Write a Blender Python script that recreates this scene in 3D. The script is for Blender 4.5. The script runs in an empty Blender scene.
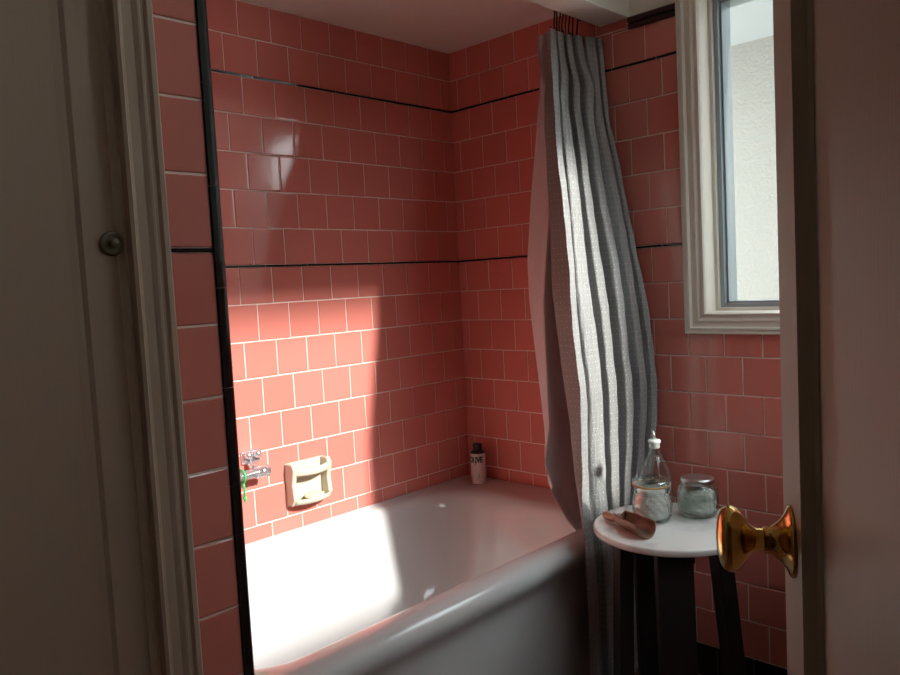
import bpy, bmesh, math, random
from mathutils import Vector, Matrix
random.seed(7)
R = math.radians
PI = math.pi
sc = bpy.context.scene
col = sc.collection

# ------------------------------------------------------------------ materials
def principled(name, color=(.8, .8, .8), rough=.5, metal=0.0, spec=.5, **kw):
    m = bpy.data.materials.new(name); m.use_nodes = True
    b = m.node_tree.nodes['Principled BSDF']
    b.inputs['Base Color'].default_value = (*color, 1)
    b.inputs['Roughness'].default_value = rough
    b.inputs['Metallic'].default_value = metal
    b.inputs['Specular IOR Level'].default_value = spec
    for k, v in kw.items():
        b.inputs[k.replace('_', ' ')].default_value = v
    return m

def N(m, t, **kw):
    n = m.node_tree.nodes.new(t)
    for k, v in kw.items(): setattr(n, k, v)
    return n

def L(m, a, b): m.node_tree.links.new(a, b)

def noise_bump(m, scale=30, strength=.1, dist=.002, detail=2, stretch=None):
    b = m.node_tree.nodes['Principled BSDF']
    tc = N(m, 'ShaderNodeTexCoord'); mp = N(m, 'ShaderNodeMapping')
    if stretch: mp.inputs['Scale'].default_value = stretch
    nz = N(m, 'ShaderNodeTexNoise'); nz.inputs['Scale'].default_value = scale; nz.inputs['Detail'].default_value = detail
    bp = N(m, 'ShaderNodeBump'); bp.inputs['Strength'].default_value = strength; bp.inputs['Distance'].default_value = dist
    L(m, tc.outputs['Object'], mp.inputs['Vector']); L(m, mp.outputs['Vector'], nz.inputs['Vector'])
    L(m, nz.outputs['Fac'], bp.inputs['Height']); L(m, bp.outputs['Normal'], b.inputs['Normal'])
    return nz, bp

def mottled(m, c1, c2, scale=8, detail=3, lo=.35, hi=.65, stretch=None):
    b = m.node_tree.nodes['Principled BSDF']
    tc = N(m, 'ShaderNodeTexCoord'); mp = N(m, 'ShaderNodeMapping')
    if stretch: mp.inputs['Scale'].default_value = stretch
    nz = N(m, 'ShaderNodeTexNoise'); nz.inputs['Scale'].default_value = scale; nz.inputs['Detail'].default_value = detail
    rp = N(m, 'ShaderNodeValToRGB')
    rp.color_ramp.elements[0].position = lo; rp.color_ramp.elements[0].color = (*c1, 1)
    rp.color_ramp.elements[1].position = hi; rp.color_ramp.elements[1].color = (*c2, 1)
    L(m, tc.outputs['Object'], mp.inputs['Vector']); L(m, mp.outputs['Vector'], nz.inputs['Vector'])
    L(m, nz.outputs['Fac'], rp.inputs['Fac']); L(m, rp.outputs['Color'], b.inputs['Base Color'])

M = {}
# glazed pink tile: colour drifts a little from tile to tile
m = M['pink'] = principled('pink glazed tile', (.58, .17, .145), .09, spec=.5)
g = N(m, 'ShaderNodeNewGeometry'); rp = N(m, 'ShaderNodeValToRGB')
rp.color_ramp.elements[0].color = (.60, .187, .150, 1); rp.color_ramp.elements[1].color = (.66, .213, .173, 1)
L(m, g.outputs['Random Per Island'], rp.inputs['Fac'])
L(m, rp.outputs['Color'], m.node_tree.nodes['Principled BSDF'].inputs['Base Color'])
noise_bump(m, 18, .12, .002, 3)
M['grout'] = principled('pale grout', (.82, .68, .60), .8)
M['black'] = principled('black glazed trim', (.012, .009, .010), .12)
M['maroon'] = principled('dark maroon glazed cap', (.035, .012, .014), .2)
M['plaster'] = principled('warm white plaster', (.74, .70, .63), .75); noise_bump(M['plaster'], 120, .15, .001)
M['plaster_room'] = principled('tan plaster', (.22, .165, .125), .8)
M['plaster_hall'] = principled('hall plaster', (.55, .50, .42), .8)
M['paint'] = principled('gloss white paint', (.68, .625, .55), .35); noise_bump(M['paint'], 40, .12, .0015, 4, (6, 6, .6))
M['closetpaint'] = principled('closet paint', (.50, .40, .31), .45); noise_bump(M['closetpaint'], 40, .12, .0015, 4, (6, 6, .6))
M['doorpaint'] = principled('painted door', (.55, .53, .45), .33); noise_bump(M['doorpaint'], 45, .3, .0015, 4, (8, 8, .5))
M['enamel'] = principled('white enamel', (.57, .57, .57), .10, spec=.5)
M['chrome'] = principled('chrome', (.85, .86, .90), .16, .85)
M['brass'] = principled('polished brass', (.68, .43, .13), .13, 1.0); noise_bump(M['brass'], 60, .05, .001)
M['iron'] = principled('dark metal', (.02, .018, .018), .35, .6)
M['steel'] = principled('brushed steel', (.55, .56, .56), .28, 1.0)
M['knobmetal'] = principled('tarnished metal', (.22, .21, .17), .4, .7)
M['ceramic'] = principled('cream ceramic', (.58, .54, .43), .18)
M['soap'] = principled('peach soap', (.86, .66, .42), .5, Subsurface_Weight=.15)
M['marble'] = principled('white marble', (.7, .7, .68), .22)
mottled(M['marble'], (.50, .52, .52), (.74, .74, .72), 9, 6, .33, .52)
M['blackwood'] = principled('black stained wood', (.006, .0055, .005), .6); noise_bump(M['blackwood'], 30, .3, .001, 3, (8, 8, .7))
M['copperwood'] = principled('copper', (.30, .16, .10), .40, .4)
mottled(M['copperwood'], (.24, .12, .075), (.34, .18, .12), 30, 4)
M['copper_in'] = principled('worn copper inside', (.24, .13, .09), .40, .4)
mottled(M['copper_in'], (.15, .08, .055), (.27, .155, .11), 28, 4)
M['cotton'] = principled('cotton', (.80, .78, .75), .9); noise_bump(M['cotton'], 160, .8, .004, 4)
M['frost'] = principled('frosted stopper', (.62, .64, .62), .35, Transmission_Weight=.3)
M['gasket'] = principled('amber rubber', (.52, .26, .07), .5)
M['bottle_label'] = principled('pale pinkish label', (.62, .53, .50), .45)
M['blackplastic'] = principled('black plastic', (.008, .008, .008), .35)
M['ink'] = principled('black print', (.01, .008, .008), .6)
M['green'] = principled('green plastic', (.03, .5, .12), .4)
M['alu'] = principled('grey aluminium', (.30, .34, .36), .35, .4)
M['floor'] = principled('terracotta floor tile', (.22, .075, .05), .35)
bt = N(M['floor'], 'ShaderNodeTexBrick'); bt.inputs['Scale'].default_value = 8
bt.inputs['Color1'].default_value = (.24, .08, .055, 1); bt.inputs['Color2'].default_value = (.18, .06, .045, 1)
bt.inputs['Mortar'].default_value = (.10, .08, .07, 1); bt.inputs['Mortar Size'].default_value = .012; bt.offset = 0
bt.inputs['Brick Width'].default_value = .5; bt.inputs['Row Height'].default_value = .5
tc = N(M['floor'], 'ShaderNodeTexCoord'); L(M['floor'], tc.outputs['Object'], bt.inputs['Vector'])
L(M['floor'], bt.outputs['Color'], M['floor'].node_tree.nodes['Principled BSDF'].inputs['Base Color'])
M['stucco'] = principled('cream stucco', (.21, .205, .182), .9); noise_bump(M['stucco'], 60, .6, .01, 4)
M['eave'] = principled('grey painted eave', (.34, .355, .35), .8)

def thin_glass(name, tint, rough=.02, ior=1.45, back=0.0, edge=None):
    """clear glass wall: mirrors on its outer skin by Fresnel, a little on the inner skin, darker where seen edge-on"""
    m = bpy.data.materials.new(name); m.use_nodes = True
    nt = m.node_tree; nt.nodes.clear()
    new, link = nt.nodes.new, nt.links.new
    out = new('ShaderNodeOutputMaterial'); mix = new('ShaderNodeMixShader')
    tr = new('ShaderNodeBsdfTransparent'); tr.inputs['Color'].default_value = (*tint, 1)
    gl = new('ShaderNodeBsdfGlossy'); gl.inputs['Roughness'].default_value = rough; gl.inputs['Color'].default_value = (.92, .96, .96, 1)
    fr = new('ShaderNodeFresnel'); fr.inputs['IOR'].default_value = ior
    geo = new('ShaderNodeNewGeometry'); sel = new('ShaderNodeMix')
    lw = new('ShaderNodeLayerWeight'); lw.inputs['Blend'].default_value = .35
    bk = new('ShaderNodeMath'); bk.operation = 'MULTIPLY'; bk.inputs[1].default_value = back
    link(lw.outputs['Facing'], bk.inputs[0])
    link(geo.outputs['Backfacing'], sel.inputs[0]); link(fr.outputs[0], sel.inputs[2]); link(bk.outputs[0], sel.inputs[3])
    if edge:
        mc = new('ShaderNodeMix'); mc.data_type = 'RGBA'; mc.inputs[6].default_value = (*tint, 1); mc.inputs[7].default_value = (*edge, 1)
        pw = new('ShaderNodeMath'); pw.operation = 'POWER'; pw.inputs[1].default_value = 1.6
        link(lw.outputs['Facing'], pw.inputs[0]); link(pw.outputs[0], mc.inputs[0]); link(mc.outputs[2], tr.inputs['Color'])
    link(sel.outputs[0], mix.inputs[0]); link(tr.outputs[0], mix.inputs[1]); link(gl.outputs[0], mix.inputs[2]); link(mix.outputs[0], out.inputs[0])
    return m
M['pane'] = thin_glass('window glass', (.96, .98, .98))
M['jarglass'] = thin_glass('clear jar glass', (.96, .975, .97), ior=1.6, back=.55, edge=(.45, .52, .50))
M['jarglass_green'] = thin_glass('greenish jar glass', (.90, .94, .92), ior=1.7, rough=.06, back=.6, edge=(.40, .47, .44))
M['lidglass'] = thin_glass('thick glass lid', (.80, .86, .85), ior=2.2, rough=.12, back=.7, edge=(.45, .55, .54))

# curtain: silvery woven cloth with small pale dots in rows, crinkled
m = M['curtain'] = principled('silver dotted cloth', (.30, .295, .285), .42, .25)
b = m.node_tree.nodes['Principled BSDF']
tc = N(m, 'ShaderNodeTexCoord'); mp = N(m, 'ShaderNodeMapping'); mp.inputs['Scale'].default_value = (72, 58, 1)
L(m, tc.outputs['UV'], mp.inputs['Vector'])
vo = N(m, 'ShaderNodeTexVoronoi', voronoi_dimensions='2D'); vo.inputs['Randomness'].default_value = .15; vo.inputs['Scale'].default_value = 1
L(m, mp.outputs['Vector'], vo.inputs['Vector'])
lt = N(m, 'ShaderNodeMath', operation='LESS_THAN'); lt.inputs[1].default_value = .11
L(m, vo.outputs['Distance'], lt.inputs[0])
mx = N(m, 'ShaderNodeMix', data_type='RGBA'); mx.inputs[6].default_value = (.34, .337, .332, 1); mx.inputs[7].default_value = (.66, .65, .63, 1)
L(m, lt.outputs[0], mx.inputs[0]); L(m, mx.outputs[2], b.inputs['Base Color'])
mp2 = N(m, 'ShaderNodeMapping'); mp2.inputs['Scale'].default_value = (310, 210, 1); mp2.inputs['Rotation'].default_value = (0, 0, .62); L(m, tc.outputs['UV'], mp2.inputs['Vector'])
nz = N(m, 'ShaderNodeTexNoise', noise_dimensions='2D'); nz.inputs['Scale'].default_value = 1; nz.inputs['Detail'].default_value = 3
L(m, mp2.outputs['Vector'], nz.inputs['Vector'])
ad = N(m, 'ShaderNodeMath', operation='ADD'); L(m, nz.outputs['Fac'], ad.inputs[0]); L(m, lt.outputs[0], ad.inputs[1])
bp = N(m, 'ShaderNodeBump'); bp.inputs['Strength'].default_value = 1.0; bp.inputs['Distance'].default_value = .004
L(m, ad.outputs[0], bp.inputs['Height']); L(m, bp.outputs['Normal'], b.inputs['Normal'])
b.inputs['Sheen Weight'].default_value = .1

m = M['liner'] = bpy.data.materials.new('frosted liner'); m.use_nodes = True
nt = m.node_tree; nt.nodes.clear()
out = nt.nodes.new('ShaderNodeOutputMaterial'); mix = nt.nodes.new('ShaderNodeMixShader'); mix.inputs[0].default_value = .45
df = nt.nodes.new('ShaderNodeBsdfDiffuse'); df.inputs['Color'].default_value = (.80, .76, .76, 1)
tl = nt.nodes.new('ShaderNodeBsdfTranslucent'); tl.inputs['Color'].default_value = (.82, .77, .78, 1)
nt.links.new(df.outputs[0], mix.inputs[1]); nt.links.new(tl.outputs[0], mix.inputs[2]); nt.links.new(mix.outputs[0], out.inputs[0])

# ------------------------------------------------------------------ object helpers
def tag(o, label=None, cat=None, group=None, kind=None):
    if label: o['label'] = label
    if cat: o['category'] = cat
    if group: o['group'] = group
    if kind: o['kind'] = kind
    return o

def empty(name, loc=(0, 0, 0), rotz=0, label=None, cat=None, group=None, kind=None):
    o = bpy.data.objects.new(name, None); o.empty_display_size = .05
    o.location = loc; o.rotation_euler = (0, 0, rotz); col.objects.link(o)
    return tag(o, label, cat, group, kind)

class MB:
    """collects shapes into one mesh"""
    def __init__(s): s.v = []; s.f = []; s.mi = []; s.sm = []
    def add(s, vs, fs, mi=0, smooth=False):
        o = len(s.v); s.v += [tuple(v) for v in vs]
        for f in fs: s.f.append([i + o for i in f]); s.mi.append(mi); s.sm.append(smooth)
    def box(s, x0, x1, y0, y1, z0, z1, mi=0, T=None):
        vs = [Vector((x, y, z)) for z in (z0, z1) for y in (y0, y1) for x in (x0, x1)]
        if T: vs = [T @ v for v in vs]
        s.add(vs, [(0, 2, 3, 1), (4, 5, 7, 6), (0, 1, 5, 4), (2, 6, 7, 3), (0, 4, 6, 2), (1, 3, 7, 5)], mi)
    def lathe(s, prof, n=32, T=None, mi=0, smooth=True, cap=True, rad=None):
        vs = []
        for (r, z) in prof:
            for k in range(n):
                a = 2 * PI * k / n; rr = r * (rad(a, z) if rad else 1)
                vs.append(Vector((rr * math.cos(a), rr * math.sin(a), z)))
        fs = []
        for j in range(len(prof) - 1):
            for k in range(n):
                k2 = (k + 1) % n
                fs.append((j * n + k, j * n + k2, (j + 1) * n + k2, (j + 1) * n + k))
        if cap:
            fs.append(tuple(range(n))[::-1]); fs.append(tuple((len(prof) - 1) * n + k for k in range(n)))
        if T: vs = [T @ v for v in vs]
        s.add(vs, fs, mi, smooth)
    def tube(s, pts, r, n=10, mi=0, closed=False, cap=True):
        pts = [Vector(p) for p in pts]; m_ = len(pts); vs = []; up = None
        rr = r if isinstance(r, (list, tuple)) else [r] * m_
        for i, p in enumerate(pts):
            if closed: t = (pts[(i + 1) % m_] - pts[i - 1])
            else: t = pts[min(i + 1, m_ - 1)] - pts[max(i - 1, 0)]
            t.normalize()
            if up is None:
                up = Vector((0, 0, 1)) if abs(t.z) < .9 else Vector((1, 0, 0))
            a = (up - t * up.dot(t)).normalized(); b_ = t.cross(a); up = a
            for k in range(n):
                q = 2 * PI * k / n
                vs.append(p + (a * math.cos(q) + b_ * math.sin(q)) * rr[i])
        fs = []
        for i in range(m_ if closed else m_ - 1):
            j = (i + 1) % m_
            for k in range(n):
                k2 = (k + 1) % n
                fs.append((i * n + k, i * n + k2, j * n + k2, j * n + k))
        if cap and not closed:
            fs.append(tuple(range(n))[::-1]); fs.append(tuple((m_ - 1) * n + k for k in range(n)))
        s.add(vs, fs, mi, True)
    def loops(s, lps, mi=0, smooth=True, cap0=False, cap1=False):
        n = len(lps[0]); vs = [v for l in lps for v in l]; fs = []
        for j in range(len(lps) - 1):
            for k in range(n):
                k2 = (k + 1) % n
                fs.append((j * n + k, j * n + k2, (j + 1) * n + k2, (j + 1) * n + k))
        if cap0: fs.append(tuple(range(n))[::-1])
        if cap1: fs.append(tuple((len(lps) - 1) * n + k for k in range(n)))
        s.add(vs, fs, mi, smooth)
    def grid(s, fn, nu, nv, mi=0, smooth=True):
        vs = [fn(i / nu, j / nv) for j in range(nv + 1) for i in range(nu + 1)]
        fs = [(j * (nu + 1) + i, j * (nu + 1) + i + 1, (j + 1) * (nu + 1) + i + 1, (j + 1) * (nu + 1) + i) for j in range(nv) for i in range(nu)]
        s.add(vs, fs, mi, smooth)
    def build(s, name, mats, parent=None, bevel=0, subsurf=0, solid=0, recalc=True, **tg):
        me = bpy.data.meshes.new(name); me.from_pydata(s.v, [], s.f)
        for p, mi, sm in zip(me.polygons, s.mi, s.sm): p.material_index = mi; p.use_smooth = sm
        for mt in (mats if isinstance(mats, (list, tuple)) else [mats]): me.materials.append(mt)
        if recalc:
            bm = bmesh.new(); bm.from_mesh(me); bmesh.ops.recalc_face_normals(bm, faces=bm.faces); bm.to_mesh(me); bm.free()
        me.update()
        o = bpy.data.objects.new(name, me); col.objects.link(o)
        if parent: o.parent = parent
        if solid:
            md = o.modifiers.new('thickness', 'SOLIDIFY'); md.thickness = solid; md.offset = 0
        if bevel:
            md = o.modifiers.new('bevel', 'BEVEL'); md.width = bevel; md.segments = 3; md.limit_method = 'ANGLE'; md.angle_limit = R(40)
        if subsurf:
            md = o.modifiers.new('subd', 'SUBSURF'); md.levels = md.render_levels = subsurf
        return tag(o, **tg)

# ------------------------------------------------------------------ tiles
ZB = 1.305                    # height of the lower black line
TW, TH, GR = .110, .1093, .0030
Z_U = ZB + .0047 + 5 * TH     # upper black line
def row_z(k):                 # top and bottom of tile row k (k=0 just below the lower black line)
    if k >= 0: t = ZB - .0024 - k * TH
    elif k >= -5: t = ZB + .0024 + (-k) * TH
    else: t = Z_U + .0024 + (-k - 5) * TH
    return t, t - TH

def cut(rect, holes):
    out = [rect]
    for (a0, a1, b0, b1) in holes:
        nx = []
        for (u0, u1, v0, v1) in out:
            if u1 <= a0 or u0 >= a1 or v1 <= b0 or v0 >= b1: nx.append((u0, u1, v0, v1)); continue
            if v0 < b0: nx.append((u0, u1, v0, b0))
            if v1 > b1: nx.append((u0, u1, b1, v1))
            w0, w1 = max(v0, b0), min(v1, b1)
            if u0 < a0: nx.append((u0, a0, w0, w1))
            if u1 > a1: nx.append((a1, u1, w0, w1))
        out = nx
    return out

def tile(mb, fr, u0, u1, v0, v1, mi, h=.0022, jit=.00025, lip=0):
    """one glazed tile: rounded edge, very slightly out of true"""
    g_ = GR / 2; u0 += g_; u1 -= g_; v0 += g_; v1 -= g_
    if u1 - u0 < .004 or v1 - v0 < .002: return
    O, U, V, W = fr
    tu, tv = random.gauss(lip, jit), random.gauss(0, jit); vs = []
    e = min(1, (v1 - v0) / .02, (u1 - u0) / .02)
    for ins, hh in ((0, -.0015), (.0006 * e, h - .0009), (.002 * e, h - .0001), (.0038 * e, h)):
        for (u, v, su, sv) in ((u0 + ins, v0 + ins, -1, -1), (u1 - ins, v0 + ins, 1, -1), (u1 - ins, v1 - ins, 1, 1), (u0 + ins, v1 - ins, -1, 1)):
            d = hh + (su * tu + sv * tv if hh > 0 else 0)
            vs.append(O + U * u + V * v + W * d)
    fs = []
    for j in range(3):
        for k in range(4):
            k2 = (k + 1) % 4; fs.append((j * 4 + k, j * 4 + k2, j * 4 + 4 + k2, j * 4 + 4 + k))
    fs.append((12, 13, 14, 15))
    mb.add(vs, fs, mi)

def tile_wall(mb, fr, ulo, uhi, zlo, zhi, ph0, ph1, holes=(), kmin=-8, kmax=12, lip=0):
    for k in range(kmin, kmax):
        zt, zb_ = row_z(k)
        if zb_ >= zhi - .003 or zt <= zlo + .003: continue
        zt, zb_ = min(zt, zhi), max(zb_, zlo)
        ph = ph0 if k % 2 == 0 else ph1
        u = ph - TW * math.ceil((ph - ulo) / TW + 1)
        while u < uhi:
            a, b_ = max(u, ulo), min(u + TW, uhi); u += TW
            if b_ - a < .006: continue
            for r in cut((a, b_, zb_, zt), holes): tile(mb, fr, *r, 0, lip=lip)
    for zc in (ZB, Z_U):          # black liner strips, six inches each
        if not (zlo < zc < zhi): continue
        u = ulo - .07
        while u < uhi:
            a, b_ = max(u, ulo), min(u + .152, uhi); u += .152
            if b_ - a < .006: continue
            for r in cut((a, b_, zc - .0046, zc + .0046), holes): tile(mb, fr, *r, 2, h=.004)

ALC = 2.07       # alcove ceiling
RC = 2.70        # room ceiling
XT = .765        # plane of tub front / closet wall
YP = -1.515      # inner face of the partition
XC = .935        # closet wall and the end face of the partition
XR = 2.13        # right wall
YF = -2.095      # front wall (with the doorway)
X_, Y_, Z_ = Vector((1, 0, 0)), Vector((0, 1, 0)), Vector((0, 0, 1))
TM = [M['pink'], M['grout'], M['black'], M['plaster']]

# wall_left: the long tub wall
mb = MB(); mb.box(-.15, 0, YP - .1, .15, 0, RC, 1)
tile_wall(mb, (Vector((0, 0, 0)), -Y_, Z_, X_), 0, -YP, .44, ALC, .0522, .0522 + .0571, lip=-.0009)
mb.build('wall_left', TM, kind='structure')

# wall_back: tub end wall and window wall, with the window opening
WX0, WX1, WZ0, WZ1 = .978, 1.70, 1.103, 2.012
CAS = .062
mb = MB()
mb.box(0, WX0, 0, .15, 0, RC, 1); mb.box(WX1, XR + .15, 0, .15, 0, RC, 3)
mb.box(WX0, WX1, 0, .15, 0, WZ0, 1); mb.box(WX0, WX1, 0, .15, WZ1, RC, 3)
mb.box(.755, WX0, -.0015, 0, 1.962, RC, 3); mb.box(WX0, XR, -.0015, 0, 2.012, RC, 3)
hole = (WX0 - CAS + .012, WX1 + CAS - .012, WZ0 - CAS + .012, WZ1 + CAS - .012)
hole2 = (.757, 3, 1.960, 3)
tile_wall(mb, (Vector((0, 0, 0)), X_, Z_, -Y_), 0, XR, .1005, ALC, .0361, .0361 + .052, (hole, hole2))
mb.build('wall_back', TM, kind='structure')

# black base tiles
mb = MB(); u = .76
while u < XR:
    tile(mb, (Vector((0, 0, 0)), X_, Z_, -Y_), u, min(u + .11, XR), .001, .1, 0, h=.008); u += .11
mb.build('baseboard_back', M['black'], kind='structure')

# dark maroon cap above the tiles: two rounded bands
mb = MB(); prof = []
for z0, z1, d in ((1.959, 1.976, .011), (1.976, 1.995, .015)):
    for i in range(7):
        a = PI * i / 6; prof.append((-d * math.sin(a) ** .6 - .001 if 0 < i < 6 else -.001, z0 + (z1 - z0) * (1 - math.cos(a)) / 2))
def extr(mb, prof, x0, x1, mi=0):
    n = len(prof); vs = [(x, y, z) for x in (x0, x1) for (y, z) in prof]
    fs = [(i, i + 1, n + i + 1, n + i) for i in range(n - 1)] + [tuple(range(n)), tuple(range(n, 2 * n))[::-1]]
    mb.add(vs, fs, mi)
extr(mb, prof, .757, WX0 - CAS, 0); extr(mb, prof, WX1 + CAS, XR, 0)
mb.build('trim_1', M['maroon'], kind='structure')

# partition at the near end of the tub: tiled end face, and inside face
mb = MB(); mb.box(0, XC, YP - .088, YP, 0, RC, 1)
tile_wall(mb, (Vector((XC, 0, -.012)), -Y_, Z_, X_), -YP + .013, -YP + .088, .1, 2.3, 1.527 - 1.1, 1.527 - 1.1)
tile_wall(mb, (Vector((0, YP, 0)), X_, Z_, Y_), 0, XC - .004, .44, ALC, .03, .085)
mb.build('wall_partition', TM, kind='structure')
# black quarter-round edge of the partition, six-inch pieces
mb = MB(); z = .02
while z < 2.29:
    z1 = min(z + .152, 2.3); cx, cy, r = XC - .006, YP - .006, .0125
    pr = [(cx - .004, cy + r)] + [(cx + r * math.cos(a), cy + r * math.sin(a)) for a in [PI / 2 - PI / 2 * i / 8 for i in range(9)]] + [(cx + r, cy - .008), (cx - .004, cy - .008)]
    vs = [(x, y, zz) for zz in (z + .0006, z1 - .0006) for (x, y) in pr]; n = len(pr)
    mb.add(vs, [(i, (i + 1) % n, n + (i + 1) % n, n + i) for i in range(n)] + [tuple(range(n))[::-1], tuple(range(n, 2 * n))])
    z = z1
mb.build('trim_2', M['black'], kind='structure')

# ceilings and the beam over the tub front
mb = MB(); mb.box(0, .66, YP, 0, ALC, ALC + .08, 0)
mb.build('ceiling_alcove', M['plaster'], kind='structure')
mb = MB(); mb.box(.653, .757, YP, 0, 1.994, RC, 0)
mb.build('wall_soffit', M['plaster'], bevel=.003, kind='structure')
mb = MB(); mb.box(-.15, XR + .15, -3.6, .15, RC, RC + .1, 0)
mb.build('ceiling', M['plaster'], kind='structure')
mb = MB(); mb.box(-.15, XR + .15, -3.6, .15, -.1, 0, 0)
mb.build('floor', M['floor'], kind='structure')

# closet wall (left of the doorway) with a door opening
DY0, DY1 = -2.08, -1.662       # closet door opening
mb = MB(); mb.box(XC - .12, XC, DY1, YP - .088, 0, RC, 0); mb.box(XC - .12, XC, YF, DY0, 0, RC, 0)
mb.box(XC - .12, XC, DY0, DY1, 2.04, RC, 0); mb.box(XC - .7, XC - .6, YF, YP - .088, 0, RC, 0)
mb.build('wall_closet', M['plaster'], kind='structure')
# moulded casing round the closet door
cprof = [(d * .80, p) for d, p in [(0, 0), (0, .017), (.006, .019), (.010, .014), (.016, .012), (.032, .0135), (.040, .018), (.044, .0185), (.047, .015), (.052, .015), (.056, .021), (.064, .022), (.068, .018), (.069, 0)]]
def casing(fr, u0, u1, v0, v1, prof, bottom=True):
    """mitred moulding round an opening; profile = (distance out from the opening, projection)"""
    O, U, V, W = fr; lps = []
    for (d, p) in prof:
        if bottom: c = [(u0 - d, v0 - d), (u1 + d, v0 - d), (u1 + d, v1 + d), (u0 - d, v1 + d)]
        else: c = [(u0 - d, v0), (u0 - d, v1 + d), (u1 + d, v1 + d), (u1 + d, v0)]
        lps.append([O + U * u + V * v + W * p for (u, v) in c])
    mb = MB(); n = 4
    for j in range(len(prof) - 1):
        for k in range(n if bottom else 3):
            k2 = (k + 1) % n
            mb.add([lps[j][k], lps[j][k2], lps[j + 1][k2], lps[j + 1][k]], [(0, 1, 2, 3)])
    return mb
mb = casing((Vector((XC, 0, 0)), -Y_, Z_, X_), -DY1 - .004, -DY0 + .004, 0, 2.045, [(d, p) for d, p in cprof], bottom=False)
mb.build('trim_3', M['closetpaint'], kind='structure')
# closet door: stiles and rails, sunk panel
d2 = empty('door_1', (XC, 0, 0), kind='structure')
def door_leaf(u0, u1, z0, z1, th, stile, rails, rec, slope):
    """local frame: x along the leaf, y = depth (0 front, -th back), z up"""
    mb = MB(); zs = [z0] + [z for r in rails for z in r] + [z1]
    mb.box(u0, u0 + stile, -th, 0, z0, z1); mb.box(u1 - stile, u1, -th, 0, z0, z1)
    edges = [(z0, rails[0][0])] + [(rails[i][1], rails[i + 1][0]) for i in range(len(rails) - 1)] + [(rails[-1][1], z1)]
    for (a, b_) in edges: mb.box(u0 + stile, u1 - stile, -th, 0, a, b_)
    for (a, b_) in rails:       # panels with a stepped sticking
        p0, p1 = u0 + stile, u1 - stile
        mb.box(p0, p1, -th + rec, -rec, a, b_)
        for sgn in (1,):
            s_ = slope
            A = [(p0, 0, a), (p1, 0, a), (p1, 0, b_), (p0, 0, b_)]
            B = [(p0 + s_ * .35, -rec * .75, a + s_ * .35), (p1 - s_ * .35, -rec * .75, a + s_ * .35), (p1 - s_ * .35, -rec * .75, b_ - s_ * .35), (p0 + s_ * .35, -rec * .75, b_ - s_ * .35)]
            C = [(p0 + s_, -rec + .0004, a + s_), (p1 - s_, -rec + .0004, a + s_), (p1 - s_, -rec + .0004, b_ - s_), (p0 + s_, -rec + .0004, b_ - s_)]
            for P_, Q_ in ((A, B), (B, C)):
                for k in range(4):
                    k2 = (k + 1) % 4; mb.add([P_[k], P_[k2], Q_[k2], Q_[k]], [(0, 1, 2, 3)])
    return mb
mb = door_leaf(.004, .410, .012, 2.035, .035, .044, [(.2, 1.93)], .0045, .018)
T = Matrix.Translation((-.008, -1.665, 0)) @ Matrix(((0, 1, 0, 0), (-1, 0, 0, 0), (0, 0, 1, 0), (0, 0, 0, 1)))
mb.v = [tuple(T @ Vector(v)) for v in mb.v]
mb.build('door_panel', M['closetpaint'], d2)
TK = Matrix.Translation((-.008, -1.676, 1.303)) @ Matrix.Rotation(PI / 2, 4, 'Y')
mb = MB(); mb.lathe([(.001, 0), (.0165, 0), (.0170, .002), (.0160, .0045), (.0125, .0055), (.0115, .0045), (.0060, .0045), (.0055, .0085), (.0068, .0105), (.0072, .0130), (.0050, .0150), (.001, .0155)], 24, TK, cap=False)
k = mb.build('door_knob', M['knobmetal'], d2); k['label'] = 'small round tarnished metal knob'

# front wall with the doorway the camera looks through, hall behind, right wall with a window
DX0, DX1 = 1.28, 2.082
mb = MB(); mb.box(XC - .12, DX0, YF - .11, YF, 0, RC); mb.box(DX1, XR + .15, YF - .11, YF, 0, RC); mb.box(DX0, DX1, YF - .11, YF, 2.05, RC)
mb.build('wall_front', M['plaster_room'], kind='structure')
mb = MB(); mb.box(.5, XR + .15, -3.6, -3.5, 0, RC); mb.box(.4, .5, -3.6, YF - .11, 0, RC); mb.box(XR, XR + .15, -3.6, YF - .11, 0, RC)
mb.build('wall_hall', M['plaster_room'], kind='structure')
RY0, RY1, RZ0, RZ1 = -1.30, -.022, 1.35, 2.47
mb = MB(); mb.box(XR, XR + .12, YF, RY0, 0, RC); mb.box(XR, XR + .12, RY1, 0, 0, RC)
mb.box(XR, XR + .12, RY0, RY1, 0, RZ0); mb.box(XR, XR + .12, RY0, RY1, RZ1, RC)
mb.build('wall_right', M['plaster_room'], kind='structure')

# ------------------------------------------------------------------ windows
wprof = [(d * .94, p) for d, p in [(0, -.02), (0, .005), (.004, .011), (.008, .011), (.010, .005), (.017, .006), (.024, .012), (.028, .012), (.030, .007), (.044, .010), (.047, .021), (.051, .022), (.054, .017), (.063, .020), (.066, .018), (.066, 0)]]
def rect_frame(mb, fr, u0, u1, v0, v1, w, d0, d1, mi=0):
    O, U, V, W = fr
    for (a, b_, c, d) in ((u0, u1, v0, v0 + w), (u0, u1, v1 - w, v1), (u0, u0 + w, v0 + w, v1 - w), (u1 - w, u1, v0 + w, v1 - w)):
        vs = [O + U * uu + V * vv + W * ww for ww in (d0, d1) for vv in (c, d) for uu in (a, b_)]
        mb.add(vs, [(0, 2, 3, 1), (4, 5, 7, 6), (0, 1, 5, 4), (2, 6, 7, 3), (0, 4, 6, 2), (1, 3, 7, 5)], mi)
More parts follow.
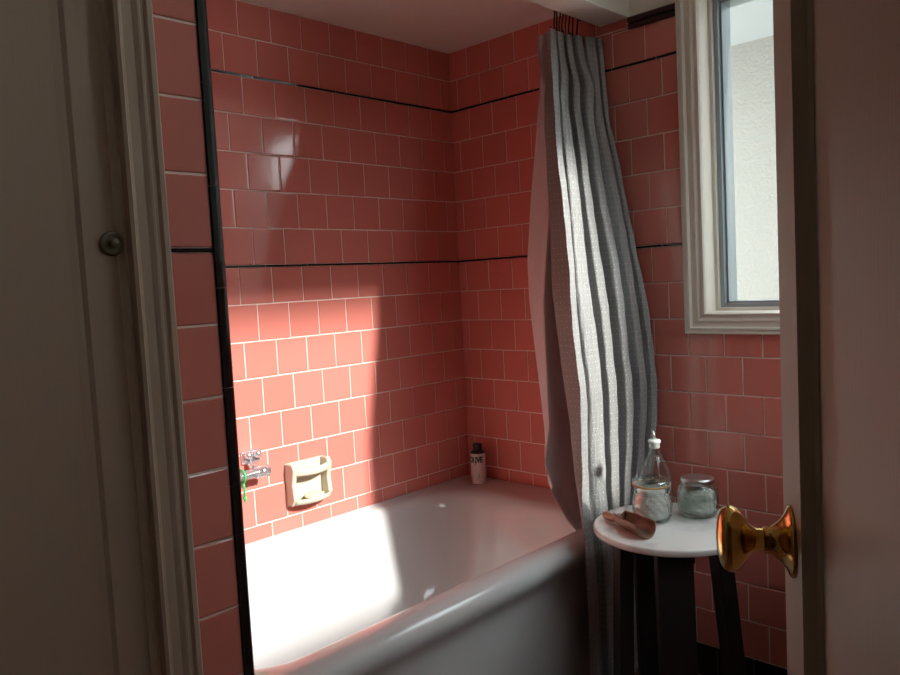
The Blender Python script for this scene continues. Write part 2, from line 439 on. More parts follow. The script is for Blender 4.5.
def window(name, fr, u0, u1, v0, v1, depth, sash, cs=1):
    w = empty(name, (0, 0, 0), kind='structure')
    casing(fr, u0, u1, v0, v1, [(d * cs, p) for d, p in wprof]).build('window_casing', M['paint'], w)
    mb = MB(); rect_frame(mb, fr, u0 - .006, u1 + .006, v0 - .006, v1 + .006, .0065, -depth, .0)       # painted reveal
    rect_frame(mb, fr, u0, u1, v0, v1, .010, -depth, -.055)
    mb.build('window_reveal', M['paint'], w)
    mb = MB(); rect_frame(mb, fr, u0 + .010, u1 - .010, v0 + .008, v1 - .008, sash, -depth + .004, -.068)
    rect_frame(mb, fr, u0 + .010 + sash, u1 - .010 - sash, v0 + .008 + sash, v1 - .008 - sash, .006, -depth + .01, -.082)
    mb.build('window_sash', M['alu'], w)
    mb = MB(); O, U, V, W = fr; q = .012 + sash
    vs = [O + U * a + V * b_ + W * c for c in (-.094, -.090) for (a, b_) in ((u0 + q, v0 + q), (u1 - q, v0 + q), (u1 - q, v1 - q), (u0 + q, v1 - q))]
    mb.add(vs, [(0, 1, 2, 3), (4, 5, 6, 7), (0, 1, 5, 4), (1, 2, 6, 5), (2, 3, 7, 6), (3, 0, 4, 7)])
    mb.build('window_pane', M['pane'], w)
window('window_1', (Vector((0, -.001, 0)), X_, Z_, -Y_), WX0, WX1, WZ0, WZ1, .15, .013)
window('window_2', (Vector((XR - .001, 0, 0)), Y_, Z_, -X_), RY0, RY1, RZ0, RZ1, .12, .013, .28)

# ------------------------------------------------------------------ entry door with brass knob, standing open
hd = Vector((.4596, -.8881, 0)); nd = Vector((-.8881, -.4596, 0))
LATCH = Vector((1.752, -1.460, 0)) - hd * .060
TD = Matrix(((hd.x, nd.x, 0, LATCH.x), (hd.y, nd.y, 0, LATCH.y), (0, 0, 1, 0), (0, 0, 0, 1)))
dr = empty('door_2', (0, 0, 0), kind='structure')
dr.matrix_world = TD
door_leaf(0, .755, .012, 2.035, .038, .112, [(.24, 1.90)], .0145, .006).build('door_panel', M['doorpaint'], dr, bevel=.0015)
TKN = Matrix.Translation((.060, 0, .990)) @ Matrix.Rotation(-PI / 2, 4, 'X')
kn = MB(); kn.lathe([(r, z - .004 if z > .03 else z) for r, z in [(.0095, .018), (.0098, .022), (.0098, .033), (.0125, .037), (.018, .041), (.0235, .045), (.0272, .049), (.0288, .053), (.0285, .057), (.0262, .0605), (.021, .0635), (.013, .0655), (.002, .0662)]], 48, TKN)
ko = kn.build('door_knob', M['brass'], dr); ko['label'] = 'polished brass round knob'
rs = MB(); rs.lathe([(.0305, 0), (.0308, .002), (.0290, .0035), (.025, .005), (.0195, .008), (.0155, .012), (.0125, .0165), (.0115, .0185), (.0115, .023), (.009, .0235)], 48, TKN)
rs.build('rosette', M['brass'], ko)

# ------------------------------------------------------------------ bathtub
def rrect(x0, x1, y0, y1, r, z, n=10):
    r = [r] * 4 if not isinstance(r, (list, tuple)) else r
    pts = []
    for (cx, cy, a0, rr) in ((x1, y1, 0, r[0]), (x0, y1, 90, r[1]), (x0, y0, 180, r[2]), (x1, y0, 270, r[3])):
        sx = -1 if a0 in (0, 270) else 1; sy = -1 if a0 in (0, 90) else 1
        c = (cx + sx * rr, cy + sy * rr)
        for i in range(n + 1):
            a = R(a0 + 90 * i / n); pts.append(Vector((c[0] + rr * math.cos(a), c[1] + rr * math.sin(a), z)))
    # straight runs get extra points so that the shading stays smooth
    return pts
tub = MB(); e = .006; yb = YP + .006
lp = []
for (x1, z) in ((.757, .0), (.757, .30), (.760, .375), (.767, .405), (.779, .425), (.789, .441), (.7935, .457), (.791, .472), (.782, .4845), (.768, .4925), (.752, .4955), (.736, .4950)):
    lp.append(rrect(e, x1, yb, -e, .004, z))
for (x0, x1, y0, y1, r, z) in ((.030, .712, yb + .06, -.115, .16, .4895), (.048, .701, yb + .085, -.135, .17, .485), (.058, .693, yb + .10, -.150, .175, .475), (.064, .688, yb + .108, -.162, .178, .458),
                               (.072, .682, yb + .12, -.182, .18, .42), (.095, .662, yb + .15, -.24, .18, .25), (.118, .642, yb + .19, -.30, .17, .15), (.16, .60, yb + .24, -.37, .14, .112), (.24, .52, yb + .32, -.46, .08, .104)):
    lp.append(rrect(x0, x1, y0, y1, r, z))
tub.loops(lp, cap1=True)
tb = tub.build('bathtub', M['enamel'], subsurf=2)
tag(tb, 'white enamel bathtub with thick rolled front rim along pink tile', 'bathtub')

# ------------------------------------------------------------------ rod, hooks, curtain, liner
XR_, ZR = .590, 2.050
mb = MB(); mb.tube([(XR_, YP + .006, ZR), (XR_, -.006, ZR)], .009, 14)
for y in (YP + .0035, -.0035):
    mb.lathe([(.02, -.003), (.02, .003)], 20, Matrix.Translation((XR_, y, ZR)) @ Matrix.Rotation(PI / 2, 4, 'X'))
mb.build('curtain_rod', M['iron'], label='dark metal curtain rod running behind the ceiling beam over the tub', cat='rod')

def lerp(tab, z):
    tab = sorted(tab)
    if z <= tab[0][0]: return tab[0][1]
    for (a, va), (b_, vb) in zip(tab, tab[1:]):
        if z <= b_:
            t = (z - a) / (b_ - a); return va + (vb - va) * t
    return tab[-1][1]
LEFT = [(.06, -.450), (.22, -.449), (.465, -.441), (.539, -.405), (.621, -.398), (.758, -.402), (.893, -.404), (1.164, -.400), (1.442, -.355), (1.643, -.318), (1.859, -.250), (1.944, -.226)]
RIGHT = [(.06, -.12), (.2, -.11), (.383, -.09), (.545, -.06), (.683, -.030), (.83, -.014), (1.95, -.014)]
BASEX = [(.06, .830), (.22, .828), (.465, .818), (.539, .790), (.621, .778), (.758, .772), (.893, .767), (1.164, .742), (1.442, .703), (1.643, .672), (1.859, .625), (1.944, .612)]
OUTX = [(.06, 0), (.55, .010), (.68, .018), (.83, .022), (1.14, .022), (1.46, .010), (1.68, .008), (1.85, .035), (1.95, .045)]
NF = 5.5
def curtain_pt(u, v):
    z = 1.952 - v * (1.952 - .085)
    yl, yr, xb = lerp(LEFT, z), lerp(RIGHT, z), lerp(BASEX, z) + lerp(OUTX, z) * u * u
    # folds of uneven width that drift and merge on the way down
    w = u + .030 * math.sin(2 * PI * 1.7 * u + .9 + .8 * v) + .012 * math.sin(2 * PI * 4.1 * u + 2 + 2.2 * v)
    ph = 2 * PI * NF * w + .5 * math.sin(3.1 * v + 4 * u) - .45
    amp = .016 + .023 * min(1, v * 2.6) - .021 * max(0, min(1, (v - .55) / .2))
    amp *= .95 + .30 * math.sin(9.3 * u + 1.6 + 1.3 * v)
    s = math.tanh(2.2 * math.sin(ph)) / .976
    x = xb + amp * s + .002 * math.sin(23 * v + 9 * u)
    y = yl + (yr - yl) * u - .0085 * math.sin(2 * ph)
    # hitched tuck near the top
    hitch = math.exp(-((z - 1.80 + .10 * (u - .5)) / .06) ** 2)
    y += hitch * .03 * math.sin(PI * u) * (.62 - u) * 2
    x += hitch * .016 * math.exp(-((u - .62) / .16) ** 2)
    x += .0014 * math.sin(180 * u + 30 * v) * math.sin(77 * v + 20 * u)
    y = min(y, -.010)
    x = max(x, .8005 if z < .50 else .8005 - (z - .50) * .9)
    return Vector((x, y, z))
NU, NV = 420, 170
mb = MB(); mb.grid(curtain_pt, NU, NV)
cu = mb.build('shower_curtain', M['curtain'], recalc=False, solid=.0012)
me = cu.data; uv = me.uv_layers.new(name='UVMap')
arc_u = [0.0]                       # cloth length along the folds, so that the woven dots keep their spacing
for i in range(NU): arc_u.append(arc_u[-1] + (curtain_pt((i + 1) / NU, .5) - curtain_pt(i / NU, .5)).length)
for p in me.polygons:
    for li in p.loop_indices:
        vi = me.loops[li].vertex_index; uv.data[li].uv = (arc_u[vi % (NU + 1)], (vi // (NU + 1)) / NV * 1.9)
tag(cu, 'silver grey dotted shower curtain bunched in folds at the tub end', 'shower curtain')

LL = [(.36, -.10, .60), (.425, -.142, .60), (.48, -.185, .585), (.536, -.217, .57), (.60, -.238, .552), (.64, -.228, .55), (.848, -.223, .53), (1.161, -.246, .52), (1.284, -.247, .52), (1.466, -.232, .53), (1.759, -.223, .57), (1.90, -.226, .592), (1.96, -.205, .60)]
def liner_pt(u, v):
    z = 1.95 - v * (1.95 - .38)
    y0 = lerp([(a, b_) for a, b_, c in LL], z); x0 = lerp([(a, c) for a, b_, c in LL], z)
    xb = min(lerp(BASEX, z) - .040, .660)
    if z < .62: xb = min(xb, .650)
    y1 = lerp([(.36, -.16), (.425, -.20), (.5, -.275), (.6, -.345), (.7, -.385), (.80, lerp(LEFT, .80) + .05)], z) if z < .8 else min(lerp(LEFT, z) + .050, y0 - .004)
    k = .42
    if u < k:
        t = u / k; x = x0 + (xb - x0) * t; y = y0 + (y1 - y0) * t
        d = .006 * math.sin(PI * t) + .004 * math.sin(3 * PI * t + 3 * v); y += d
    else:
        t = (u - k) / (1 - k); y = y1 + (-.025 - y1) * t; x = xb - .012 * math.sin(PI * t) + .007 * math.sin(2 * PI * 3 * t + 1.5 * v) * math.sin(PI * t)
    return Vector((x + .002 * math.sin(9 * v), y, z))
mb = MB(); mb.grid(liner_pt, 80, 110)
li = mb.build('shower_liner', M['liner'], recalc=False, solid=.0008)
tag(li, 'pinkish white shower liner hanging inside the tub behind the grey curtain', 'shower liner')

# hooks: a ring over the rod and an open hook below
def hook_mesh():
    mb = MB(); pts = []
    for i in range(15):
        a = R(-60 + 300 * i / 14); pts.append((.0135 * math.sin(a - PI / 2 + PI), 0, .0135 * math.cos(a - PI / 2 + PI) - .002))
    pts = [(.0135 * math.cos(R(210 - 260 * i / 14)), 0, .0015 + .0135 * math.sin(R(210 - 260 * i / 14))) for i in range(15)]
    pts += [(.006, .002, -.03), (.001, .003, -.055)]
    for i in range(1, 9):
        a = R(180 * i / 8); pts.append((-.008 + .009 * math.cos(a), .003, -.055 - .009 * math.sin(a) - .02))
    pts.append((-.016, .003, -.062))
    mb.tube(pts, .0026, 8)
    return mb
hk = hook_mesh().build('shower_hook', M['iron'])
hys = [-.158, -.145, -.131, -.116, -.099, -.082, -.062, -.038]
hl = ['dark shower hook on the rod, furthest left of the row', 'dark shower hook second from the left over the curtain', 'dark shower hook third from the left over the curtain',
      'dark shower hook fourth from the left over the curtain', 'dark shower hook fifth from the left, near the middle of the bunch', 'dark shower hook third from the right over the curtain',
      'dark shower hook second from the right over the curtain', 'dark shower hook on the rod, furthest right near the tiled wall']
for i, y in enumerate(hys):
    o = hk if i == 0 else hk.copy()
    if i: col.objects.link(o)
    o.location = (XR_, y, ZR); o.rotation_euler = (0, 0, [-.2, -.5, .2, .5, -.4, .3, -.5, .1][i])
    tag(o, hl[i], 'hook', 'hooks along the curtain rod')

# ------------------------------------------------------------------ soap dish, soap, grab bar, green strap
sd = empty('soap_dish', (0, -.752, .572), label='cream ceramic soap dish with a grab bar set in the pink tile', cat='soap dish')
W2, H2 = .073, .130
mb = MB(); mb.box(.0, .010, -W2, W2, -.004, H2); mb.build('back_plate', M['ceramic'], sd, bevel=.004)
for sy in (-1, 1):
    mb = MB(); y0, y1 = (-W2, -W2 + .016) if sy < 0 else (W2 - .016, W2)
    pr = [(.008, .0), (.030, .0), (.046, .022), (.040, .07), (.046, .095), (.050, .115), (.040, H2), (.008, H2)]
    vs = [(x, y, z) for y in (y0, y1) for (x, z) in pr]; n = len(pr)
    mb.add(vs, [(i, (i + 1) % n, n + (i + 1) % n, n + i) for i in range(n)] + [tuple(range(n))[::-1], tuple(range(n, 2 * n))])
    mb.build('cheek', M['ceramic'], sd, bevel=.004)
mb = MB()
def bar_sec(y):
    b_ = 1 - (y / (W2 - .006)) ** 2; x = .038 + .026 * b_
    return [Vector((x - .006, y, .092)), Vector((x + .004, y, .092)), Vector((x + .007, y, .100)), Vector((x + .004, y, .115)), Vector((x - .006, y, .117)), Vector((x - .008, y, .104))]
ys = [-(W2 - .006) + 2 * (W2 - .006) * i / 16 for i in range(17)]
mb.loops([bar_sec(y) for y in ys], cap0=True, cap1=True); mb.build('grab_bar', M['ceramic'], sd, subsurf=1)
mb = MB()
def tray_sec(y):
    b_ = 1 - (y / (W2 - .006)) ** 2; x = .044 + .022 * b_
    return [Vector((.006, y, .004)), Vector((x - .010, y, .000)), Vector((x, y, .008)), Vector((x + .002, y, .020)), Vector((x - .006, y, .022)), Vector((x - .012, y, .013)), Vector((.006, y, .013))]
mb.loops([tray_sec(y) for y in ys], cap0=True, cap1=True); mb.build('tray', M['ceramic'], sd, subsurf=1)
mb = MB(); lps = []
for (s_, z) in ((.55, 0), (.95, .003), (1.0, .007), (.92, .012), (.5, .0145)):
    lps.append([Vector((.022 * s_ * math.cos(a), .036 * s_ * math.sin(a), z)) for a in [2 * PI * k / 20 for k in range(20)]])
mb.loops(lps, cap0=True, cap1=True)
so = mb.build('soap_bar', M['soap'], subsurf=1); so.location = (.036, -.744, .586)
tag(so, 'worn sliver of peach soap lying in the cream soap dish', 'soap')

gb = empty('grab_bar', (0, -.96, .735), label='chrome grab bar end on the pink tile left of the soap dish', cat='grab bar')
mb = MB(); mb.box(.0, .012, -.010, .052, -.006, .034); mb.build('bracket', M['chrome'], gb, bevel=.006)
for y in (.008, .038):
    mb = MB(); mb.lathe([(.011, 0), (.0125, .006), (.011, .014), (.006, .018), (.001, .019)], 20, Matrix.Translation((.010, y, .020)) @ Matrix.Rotation(PI / 2, 4, 'Y'), cap=False)
    mb.build('screw_cap', M['chrome'], gb)
mb = MB(); mb.tube([(.055, -.30, -.026), (.055, .012, -.026)], .0145, 20); mb.tube([(.055, .012, -.026), (.055, .046, -.026)], .0165, 20)
mb.tube([(.055, .004, -.026), (.055, .012, -.026)], .0172, 20)
mb.build('bar', M['chrome'], gb)
mb = MB(); mb.tube([(.006, +.010, .004), (.03, +.010, -.012), (.055, +.010, -.026)], .009, 14); mb.build('post', M['chrome'], gb)
mb = MB(); pts = [(.055 + .0185 * math.sin(2 * PI * i / 20), 0, -.026 + .0185 * math.cos(2 * PI * i / 20)) for i in range(20)]
mb.tube(pts, .003, 8, closed=True); mb.tube([(.058, 0, -.042), (.060, .003, -.062), (.059, .001, -.085)], [.0045, .0035, .003], 8)
mb.tube([(.059, .001, -.085), (.060, .003, -.098)], [.006, .004], 8)
gs = mb.build('hanging_strap', M['green']); gs.location = (0, -1.000, .735)
tag(gs, 'bright green plastic strap looped over the chrome grab bar', 'strap')

# ------------------------------------------------------------------ shampoo bottle in the corner of the tub
bo = empty('shampoo_bottle', (.112, -.070, .4870), R(0), label='pale pump bottle with black cap standing in the tiled tub corner', cat='bottle')
bo['label'] = 'pale cylindrical bottle with black cap standing in the tiled tub corner'
mb = MB(); mb.lathe([(.002, 0), (.024, 0), (.0268, .003), (.0272, .006), (.0272, .112), (.0262, .118), (.022, .1215), (.002, .122)], 40, cap=False); mb.build('body', M['bottle_label'], bo)
mb = MB(); mb.lathe([(.0276, .0005), (.0277, .0045), (.0272, .005)], 40, cap=False); mb.build('base_band', M['blackplastic'], bo)
mb = MB(); mb.lathe([(.0275, .116), (.0275, .119), (.0235, .1225), (.0165, .124), (.0165, .129), (.0175, .1295), (.0175, .148), (.0165, .1505), (.004, .151)], 40, cap=False); mb.build('cap', M['blackplastic'], bo)
def bent_text(body, size, ang0, r, z0, parent, name):
    cu_ = bpy.data.curves.new(name, 'FONT'); cu_.body = body; cu_.size = size; cu_.align_x = 'CENTER'; cu_.resolution_u = 3
    cu_.offset = size * .04; cu_.space_character = .92
    tmp = bpy.data.objects.new('tmp', cu_); col.objects.link(tmp)
    dg = bpy.context.evaluated_depsgraph_get(); me_ = bpy.data.meshes.new_from_object(tmp.evaluated_get(dg))
    bpy.data.objects.remove(tmp); bpy.data.curves.remove(cu_)
    for v in me_.vertices:
        a = ang0 + v.co.x * .88 / r; zz = z0 + v.co.y * 1.2
        v.co = (r * math.cos(a), r * math.sin(a), zz)
    me_.name = name; me_.materials.clear(); me_.materials.append(M['ink'])
    o = bpy.data.objects.new(name, me_); col.objects.link(o); o.parent = parent
    md = o.modifiers.new('thickness', 'SOLIDIFY'); md.thickness = .0003
    return o
AC = math.atan2(-2.12 + .076, 2.0 - .100)          # the label turns its lettering into the room
t_ = bent_text('OLIVE', .0255, AC - .38, .0276, .084, bo, 'lettering'); t_['label'] = 'black letters OLIVE'
def arc(a, z): return (.0276 * math.cos(a), .0276 * math.sin(a), z)
mb = MB()
mb.tube([arc(AC - .10 + .16 * math.sin(t * 2.4) - .22 * max(0, t - .5), .026 + .024 * t - .02 * max(0, t - .6)) for t in [i / 12 for i in range(13)]], .0008, 6)
mb.build('drawing', M['ink'], bo)
# lengthened stem of the I with a bowed foot
mb = MB(); mb.tube([arc(AC - .35, .090), arc(AC - .35, .0785), arc(AC - .39, .0755), arc(AC - .50, .0765)], .0010, 6)
mb.build('letter_tail', M['ink'], bo)

# ------------------------------------------------------------------ side table and what stands on it
TC = (1.065, -.409); TZ = .600
st = empty('side_table', (TC[0], TC[1], 0), label='round white marble side table on black plank legs beside the tub', cat='table')
mb = MB(); mb.lathe([(.01, .583), (.186, .583), (.1895, .585), (.1905, .589), (.1905, .595), (.1890, .5985), (.186, .600), (.01, .600)], 96, cap=True); mb.build('tabletop', M['marble'], st, recalc=True)
vr = Vector((.7186, .6954, 0)); vf = Vector((-.6954, .7186, 0))      # sideways / away, as the table is turned
def leg(c0, c1, wide, w, t):
    a = vr if wide == 'r' else vf; b_ = vf if wide == 'r' else vr
    mb = MB(); vs = []
    for c, z in ((c1, 0), (c0, .570)):
        p = vr * c[0] + vf * c[1]
        for sa, sb in ((-1, -1), (1, -1), (1, 1), (-1, 1)):
            q = p + a * sa * w / 2 + b_ * sb * t / 2; vs.append((q.x, q.y, z))
    mb.add(vs, [(3, 2, 1, 0), (4, 5, 6, 7), (0, 1, 5, 4), (1, 2, 6, 5), (2, 3, 7, 6), (3, 0, 4, 7)])
    return mb
for a in (((-.124, -.01), (-.140, -.01), 'f', .085, .034), ((.118, .01), (.168, .01), 'f', .085, .036), ((-.030, -.115), (-.030, -.140), 'r', .085, .034), ((-.022, .115), (-.014, .125), 'r', .095, .036)):
    leg(*a).build('leg', M['blackwood'], st, bevel=.003)
mb = MB(); mb.box(-.125, .125, -.018, .018, .545, .583, T=Matrix.Rotation(math.atan2(vr.y, vr.x), 4, 'Z')); mb.box(-.125, .125, -.018, .018, .545, .583, T=Matrix.Rotation(math.atan2(vf.y, vf.x), 4, 'Z'))
mb.build('cross_brace', M['blackwood'], st)

def jar_empty(name, p, label, cat): return empty(name, (p[0], p[1], TZ + .0006), 0, label, cat)
# clip-top jar
cj = jar_empty('clip_top_jar', (1.008, -.400), 'small clip-top glass jar with amber seal behind the copper scoop', 'jar')
mb = MB(); mb.lathe([(.002, 0), (.038, 0), (.044, .003), (.0485, .014), (.0495, .030), (.0490, .048), (.046, .060), (.0415, .067), (.0405, .070), (.042, .073), (.043, .083), (.0425, .088)], 48, cap=False)
mb.lathe([(.0405, .088), (.0395, .074), (.0385, .070), (.0395, .066), (.044, .059), (.0468, .047), (.0472, .030), (.0462, .015), (.042, .006), (.036, .004), (.002, .004)], 48, cap=False)
mb.build('glass_body', M['jarglass'], cj, recalc=False)
mb = MB(); pts = [(.0448 * math.cos(2 * PI * k / 48), .0448 * math.sin(2 * PI * k / 48), .0900) for k in range(48)]; mb.tube(pts, .0024, 8, closed=True); s_ = mb.build('rubber_seal', M['gasket'], cj); s_['label'] = 'amber rubber seal'
mb = MB(); mb.lathe([(.002, .0925), (.044, .0925), (.0475, .094), (.0482, .098), (.0475, .1015), (.044, .104), (.030, .1052), (.002, .1055)], 48, cap=False); mb.build('lid', M['lidglass'], cj)
av = math.atan2(-vf.y, -vf.x)
mb = MB()
mb.tube([(.0428 * math.cos(2 * PI * k / 40), .0428 * math.sin(2 * PI * k / 40), .070) for k in range(40)], .0011, 6, closed=True)
for da in (-.10, .26):
    a = av + .62 + da
    mb.tube([(r_ * math.cos(a), r_ * math.sin(a), z_) for r_, z_ in ((.0435, .070), (.049, .078), (.0505, .090), (.0505, .100))], .0011, 6)
    mb.tube([(r_ * math.cos(a + s2 * .05), r_ * math.sin(a + s2 * .05), z_) for r_, z_, s2 in ((.0435, .071, 0), (.0475, .062, 0), (.0525, .048, 1 if da < 0 else -1), (.0535, .032, 2 if da < 0 else -2), (.0525, .024, 2.4 if da < 0 else -2.4))], .0012, 6)
a = av + .70
mb.tube([(.0525 * math.cos(a - .06 + .12 * i / 4), .0525 * math.sin(a - .06 + .12 * i / 4), .024) for i in range(5)], .0012, 6)
a = av + .62 + PI
mb.tube([(r_ * math.cos(a), r_ * math.sin(a), z_) for r_, z_ in ((.0435, .070), (.051, .080), (.0515, .095), (.047, .1065))], .0013, 6)
mb.build('wire_bail', M['steel'], cj)

def wool(prof, seed):
    rnd = random.Random(seed); mb = MB(); ph = [rnd.random() * 6 for _ in range(8)]
    def lump(a, z): return 1 + .035 * math.sin(5 * a + 90 * z + ph[0]) * math.sin(140 * z + ph[1]) + .03 * math.sin(3 * a - 150 * z + ph[2]) + .018 * math.sin(11 * a + 260 * z + ph[3])
    pts = []
    for (r0, z0), (r1, z1) in zip(prof, prof[1:]):
        for q in range(5): pts.append((r0 + (r1 - r0) * q / 5, z0 + (z1 - z0) * q / 5))
    pts.append(prof[-1]); mb.lathe(pts, 64, rad=lump)
    return mb
o = wool([(.004, .0065), (.036, .008), (.0435, .018), (.0445, .032), (.0435, .048), (.040, .058), (.035, .066), (.0345, .076), (.028, .081), (.006, .083)], 3)
cw = o.build('cotton_wool', M['cotton']); cw.location = (1.008, -.400, TZ + .0006)
tag(cw, 'white cotton wool filling the clip-top jar behind the scoop', 'cotton wool', kind='stuff')

# ribbed jar with metal lid
rj = jar_empty('ribbed_jar', (1.083, -.300), 'squat ribbed glass jar with a silver screw lid near the tiled wall', 'jar')
rib = lambda a, z: 1 + .032 * math.cos(22 * a) * (1 if .008 < z < .078 else 0)
mb = MB(); mb.lathe([(.002, 0), (.040, 0), (.044, .003), (.047, .009), (.0495, .020), (.0500, .040), (.0495, .058), (.047, .070), (.042, .078), (.0385, .081), (.0385, .086)], 132, cap=False, rad=rib)
mb.lathe([(.0365, .086), (.0365, .080), (.044, .070), (.0465, .058), (.047, .040), (.0465, .020), (.043, .006), (.002, .005)], 48, cap=False)
mb.build('glass_body', M['jarglass_green'], rj, recalc=False)
mb = MB(); mb.lathe([(.036, .0835), (.0415, .084), (.0422, .086), (.0415, .0875), (.0420, .089), (.0415, .094), (.0405, .0965), (.037, .0975), (.002, .0970)], 60, cap=False); l_ = mb.build('lid', M['steel'], rj); l_['label'] = 'silver screw lid'
cw2 = wool([(.004, .007), (.036, .009), (.0430, .018), (.0440, .036), (.0435, .052), (.039, .062), (.024, .067), (.005, .069)], 11).build('cotton_wool', M['cotton']); cw2.location = (1.083, -.300, TZ + .0006)
tag(cw2, 'pale cotton balls filling the ribbed jar with the silver lid', 'cotton wool', kind='stuff')

# tall tapering glass bottle with stopper and pourer
gbt = jar_empty('glass_bottle', (.959, -.292), 'tall tapering clear glass bottle with pourer, behind the clip-top jar', 'bottle')
mb = MB(); mb.lathe([(.002, 0), (.040, 0), (.0435, .003), (.0445, .010), (.0442, .050), (.0425, .072), (.037, .095), (.029, .115), (.0205, .134), (.0150, .146), (.0130, .152), (.0125, .158), (.0125, .172)], 44, cap=False)
mb.build('glass_body', M['jarglass'], gbt, recalc=False)
mb = MB(); mb.lathe([(.0128, .158), (.0140, .159), (.0138, .170), (.0165, .172), (.0170, .177), (.0150, .180), (.0045, .181)], 24); c_ = mb.build('stopper', M['frost'], gbt)
mb = MB(); mb.tube([(0, 0, .180), (0, 0, .190), (-.002, .001, .197), (-.005, .003, .203)], [.0034, .0032, .003, .0026], 10); mb.build('pourer', M['steel'], gbt)

# copper scoop lying on the marble
SA = math.atan2(-.536 + .470, 1.070 - .920)
sp = empty('scoop', (.918, -.470, TZ + .0008), SA, 'brown copper scoop lying at the front left of the marble table', 'scoop')
mb = MB()
def scoop_pt(u, v):
    # u along from the closed back to the mouth, v round the open trough
    x = .058 + .105 * u; wdt = .026 * (.62 + .38 * min(1, u * 3)) * (1 + .06 * u)
    hgt = .030
    a = PI * (v - .5) * 1.12
    return Vector((x + .014 * math.cos(a) * max(0, u - .3), wdt * math.sin(a), hgt - .029 * math.cos(a) + .001))
mb.grid(scoop_pt, 22, 22)
# closed back wall of the trough
edge = [scoop_pt(0, j / 22) for j in range(23)]; cb = Vector((.050, 0, .022))
mb.add([cb] + edge, [(0, j + 1, j + 2) for j in range(22)], 0, True)
mb.build('trough', M['copper_in'], sp, solid=.0022, recalc=False)
mb = MB(); mb.tube([(-.010, 0, .0115), (-.004, 0, .0118), (.006, 0, .0120), (.022, 0, .0115), (.038, 0, .013), (.050, 0, .020), (.056, 0, .024)], [.0075, .0105, .0112, .0098, .0088, .0085, .0080], 16)
mb.build('handle', M['copperwood'], sp)

# ------------------------------------------------------------------ outside
nb = empty('neighbour_house', (0, 0, 0), label='cream stucco house wall with a grey eave outside the window', cat='house')
mb = MB(); mb.box(-2.5, 3.2, 1.95, 2.15, -1.5, 2.45); mb.build('wall', M['stucco'], nb)
mb = MB(); mb.box(-2.5, 2.7, 1.25, 2.25, 2.395, 2.50); mb.build('eave', M['eave'], nb)
def hedge_blocker(x, y0, y1, h, label):  # unseen leafy masses, added to block sky light reaching the windows
    rnd = random.Random(int(y0 * 100)); mb = MB(); n = 26
    def pt(u, v):
        a = 2 * PI * u; s_ = math.sin(PI * min(1, v * 1.02) ** .5 * .5 + 0) if v < 1 else 1
        tp = 1 - .9 * max(0, (v - .85) / .15) ** 2
        d = 1 + .10 * math.sin(9 * a + 14 * v) * math.sin(23 * v)
        return Vector((x + .6 * tp * d * math.cos(a), (y0 + y1) / 2 + (y1 - y0) / 2 * tp * d * math.sin(a), -1.5 + (h + 1.5) * v))
    mb.grid(pt, 60, 40)
    o = mb.build('hedge_blocker', M['leaf'], recalc=False); tag(o, label, 'hedge_blocker')
M['leaf'] = principled('dark blocker leaves', (.012, .017, .009), .8)  # kept very dark so the added blockers send back little light
hedge_blocker(5.0, .47, 2.2, 4.2, 'added leafy screen blocking sky beyond the house corner, nearer one'); hedge_blocker(8.2, .95, 3.0, 8, 'added leafy screen blocking sky beyond the house corner, farther one'); hedge_blocker(9.2, -1.9, 1.5, 4.5, 'low added leafy screen cutting low sky at the end of the paving'); hedge_blocker(9.6, -7.5, -2.25, 7.2, 'taller added leafy screen cutting sky to the right of the low one')
M['blocker_bark'] = principled('blocker_bark', (.08, .055, .04), .9)  # for the trunks of the added sky blockers
def tree_blocker(x, y, rx, ry, zc, rz, trunk, label):  # unseen crown shapes on trunks, added to cut sky light at the windows
    mb = MB()
    def crown_pt(u, v):
        a, b_ = 2 * PI * u, PI * (v - .5); d = 1 + .07 * math.sin(7 * a + 5 * b_) * math.cos(3 * b_) + .05 * math.sin(17 * a) * math.cos(9 * b_)
        return Vector((rx * math.cos(b_) * math.cos(a) * d, ry * max(0, math.cos(b_)) ** .6 * math.sin(a) * d, zc + 1.5 + rz * math.sin(b_)))
    mb.grid(crown_pt, 48, 32)
    t = empty('tree_blocker', (x, y, -1.5), label=label, cat='tree_blocker')
    mb.build('crown', M['leaf'], t, recalc=False)
    mb = MB(); mb.tube([(0, trunk, 0), (.03, trunk * .93, 3), (0, trunk * .7, zc + 1.1)], [.16, .12, .08], 12); mb.build('trunk', M['blocker_bark'], t)
tree_blocker(4.75, -2.2, .45, 3.6, 6.9, 2.5, -1.4, 'wide added crown shape blocking high sky at the side of the paving')
tree_blocker(6.3, 3.9, .6, 1.5, 6.0, 2.4, 1.3, 'smaller added crown shape blocking sky beyond the corner of the stucco house')
mb = MB(); mb.box(-8, 12, .16, 12, -1.6, -1.5); mb.box(XR + .2, 14, -12, .16, -1.6, -1.5)
mb.build('ground', principled('pale paving', (.45, .43, .40), .9), kind='structure')

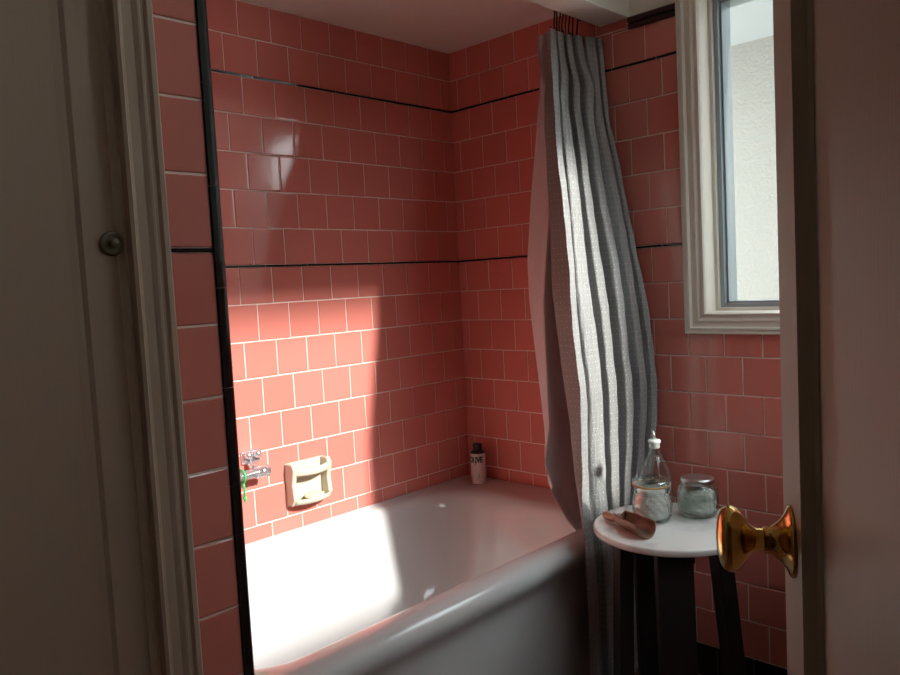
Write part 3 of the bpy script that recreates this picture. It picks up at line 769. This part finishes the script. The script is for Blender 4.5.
# ------------------------------------------------------------------ light
w = bpy.data.worlds.new('sky'); sc.world = w; w.use_nodes = True
nt = w.node_tree; bg = nt.nodes['Background']
sky = nt.nodes.new('ShaderNodeTexSky'); sky.sky_type = 'HOSEK_WILKIE'
sky.sun_direction = Vector((1, .20, .58)).normalized(); sky.turbidity = 4; sky.ground_albedo = .4
mixn = nt.nodes.new('ShaderNodeMix'); mixn.data_type = 'RGBA'; mixn.inputs[0].default_value = .75
nt.links.new(sky.outputs[0], mixn.inputs[6]); mixn.inputs[7].default_value = (.90, .95, .97, 1)
nt.links.new(mixn.outputs[2], bg.inputs['Color']); bg.inputs['Strength'].default_value = 11.0
sl = bpy.data.lights.new('sun', 'SUN'); sl.energy = 8.5; sl.angle = R(4.0); sl.color = (1.0, .95, .89)
so_ = bpy.data.objects.new('sun', sl); col.objects.link(so_)
sd_ = Vector((-1, -.108, -.58)).normalized()
so_.rotation_euler = sd_.to_track_quat('-Z', 'Y').to_euler(); so_.location = (6, 1, 4)

# ------------------------------------------------------------------ camera
cam = bpy.data.cameras.new('camera'); co = bpy.data.objects.new('camera', cam); col.objects.link(co)
cam.sensor_fit = 'HORIZONTAL'; cam.sensor_width = 36; cam.lens = 771.24 / 900 * 36; cam.clip_start = .01
r_ = Vector((0.71782701, 0.69430104, -0.05167636)); u_ = Vector((-0.0116668, 0.08620926, 0.99620874)); f_ = Vector((-0.69612374, 0.71450264, -0.06998361))
co.matrix_world = Matrix(((r_.x, u_.x, -f_.x, 1.9991), (r_.y, u_.y, -f_.y, -2.1207), (r_.z, u_.z, -f_.z, 1.225), (0, 0, 0, 1)))
sc.camera = co
sc.view_settings.view_transform = 'Standard'; sc.view_settings.look = 'None'; sc.view_settings.gamma = 1
sc.view_settings.use_curve_mapping = False; sc.view_settings.exposure = 0.0
sc.cycles.max_bounces = 14; sc.cycles.diffuse_bounces = 8; sc.cycles.glossy_bounces = 6; sc.cycles.transparent_max_bounces = 24
sc.cycles.use_denoising = True
sc.cycles.sample_clamp_indirect = 10
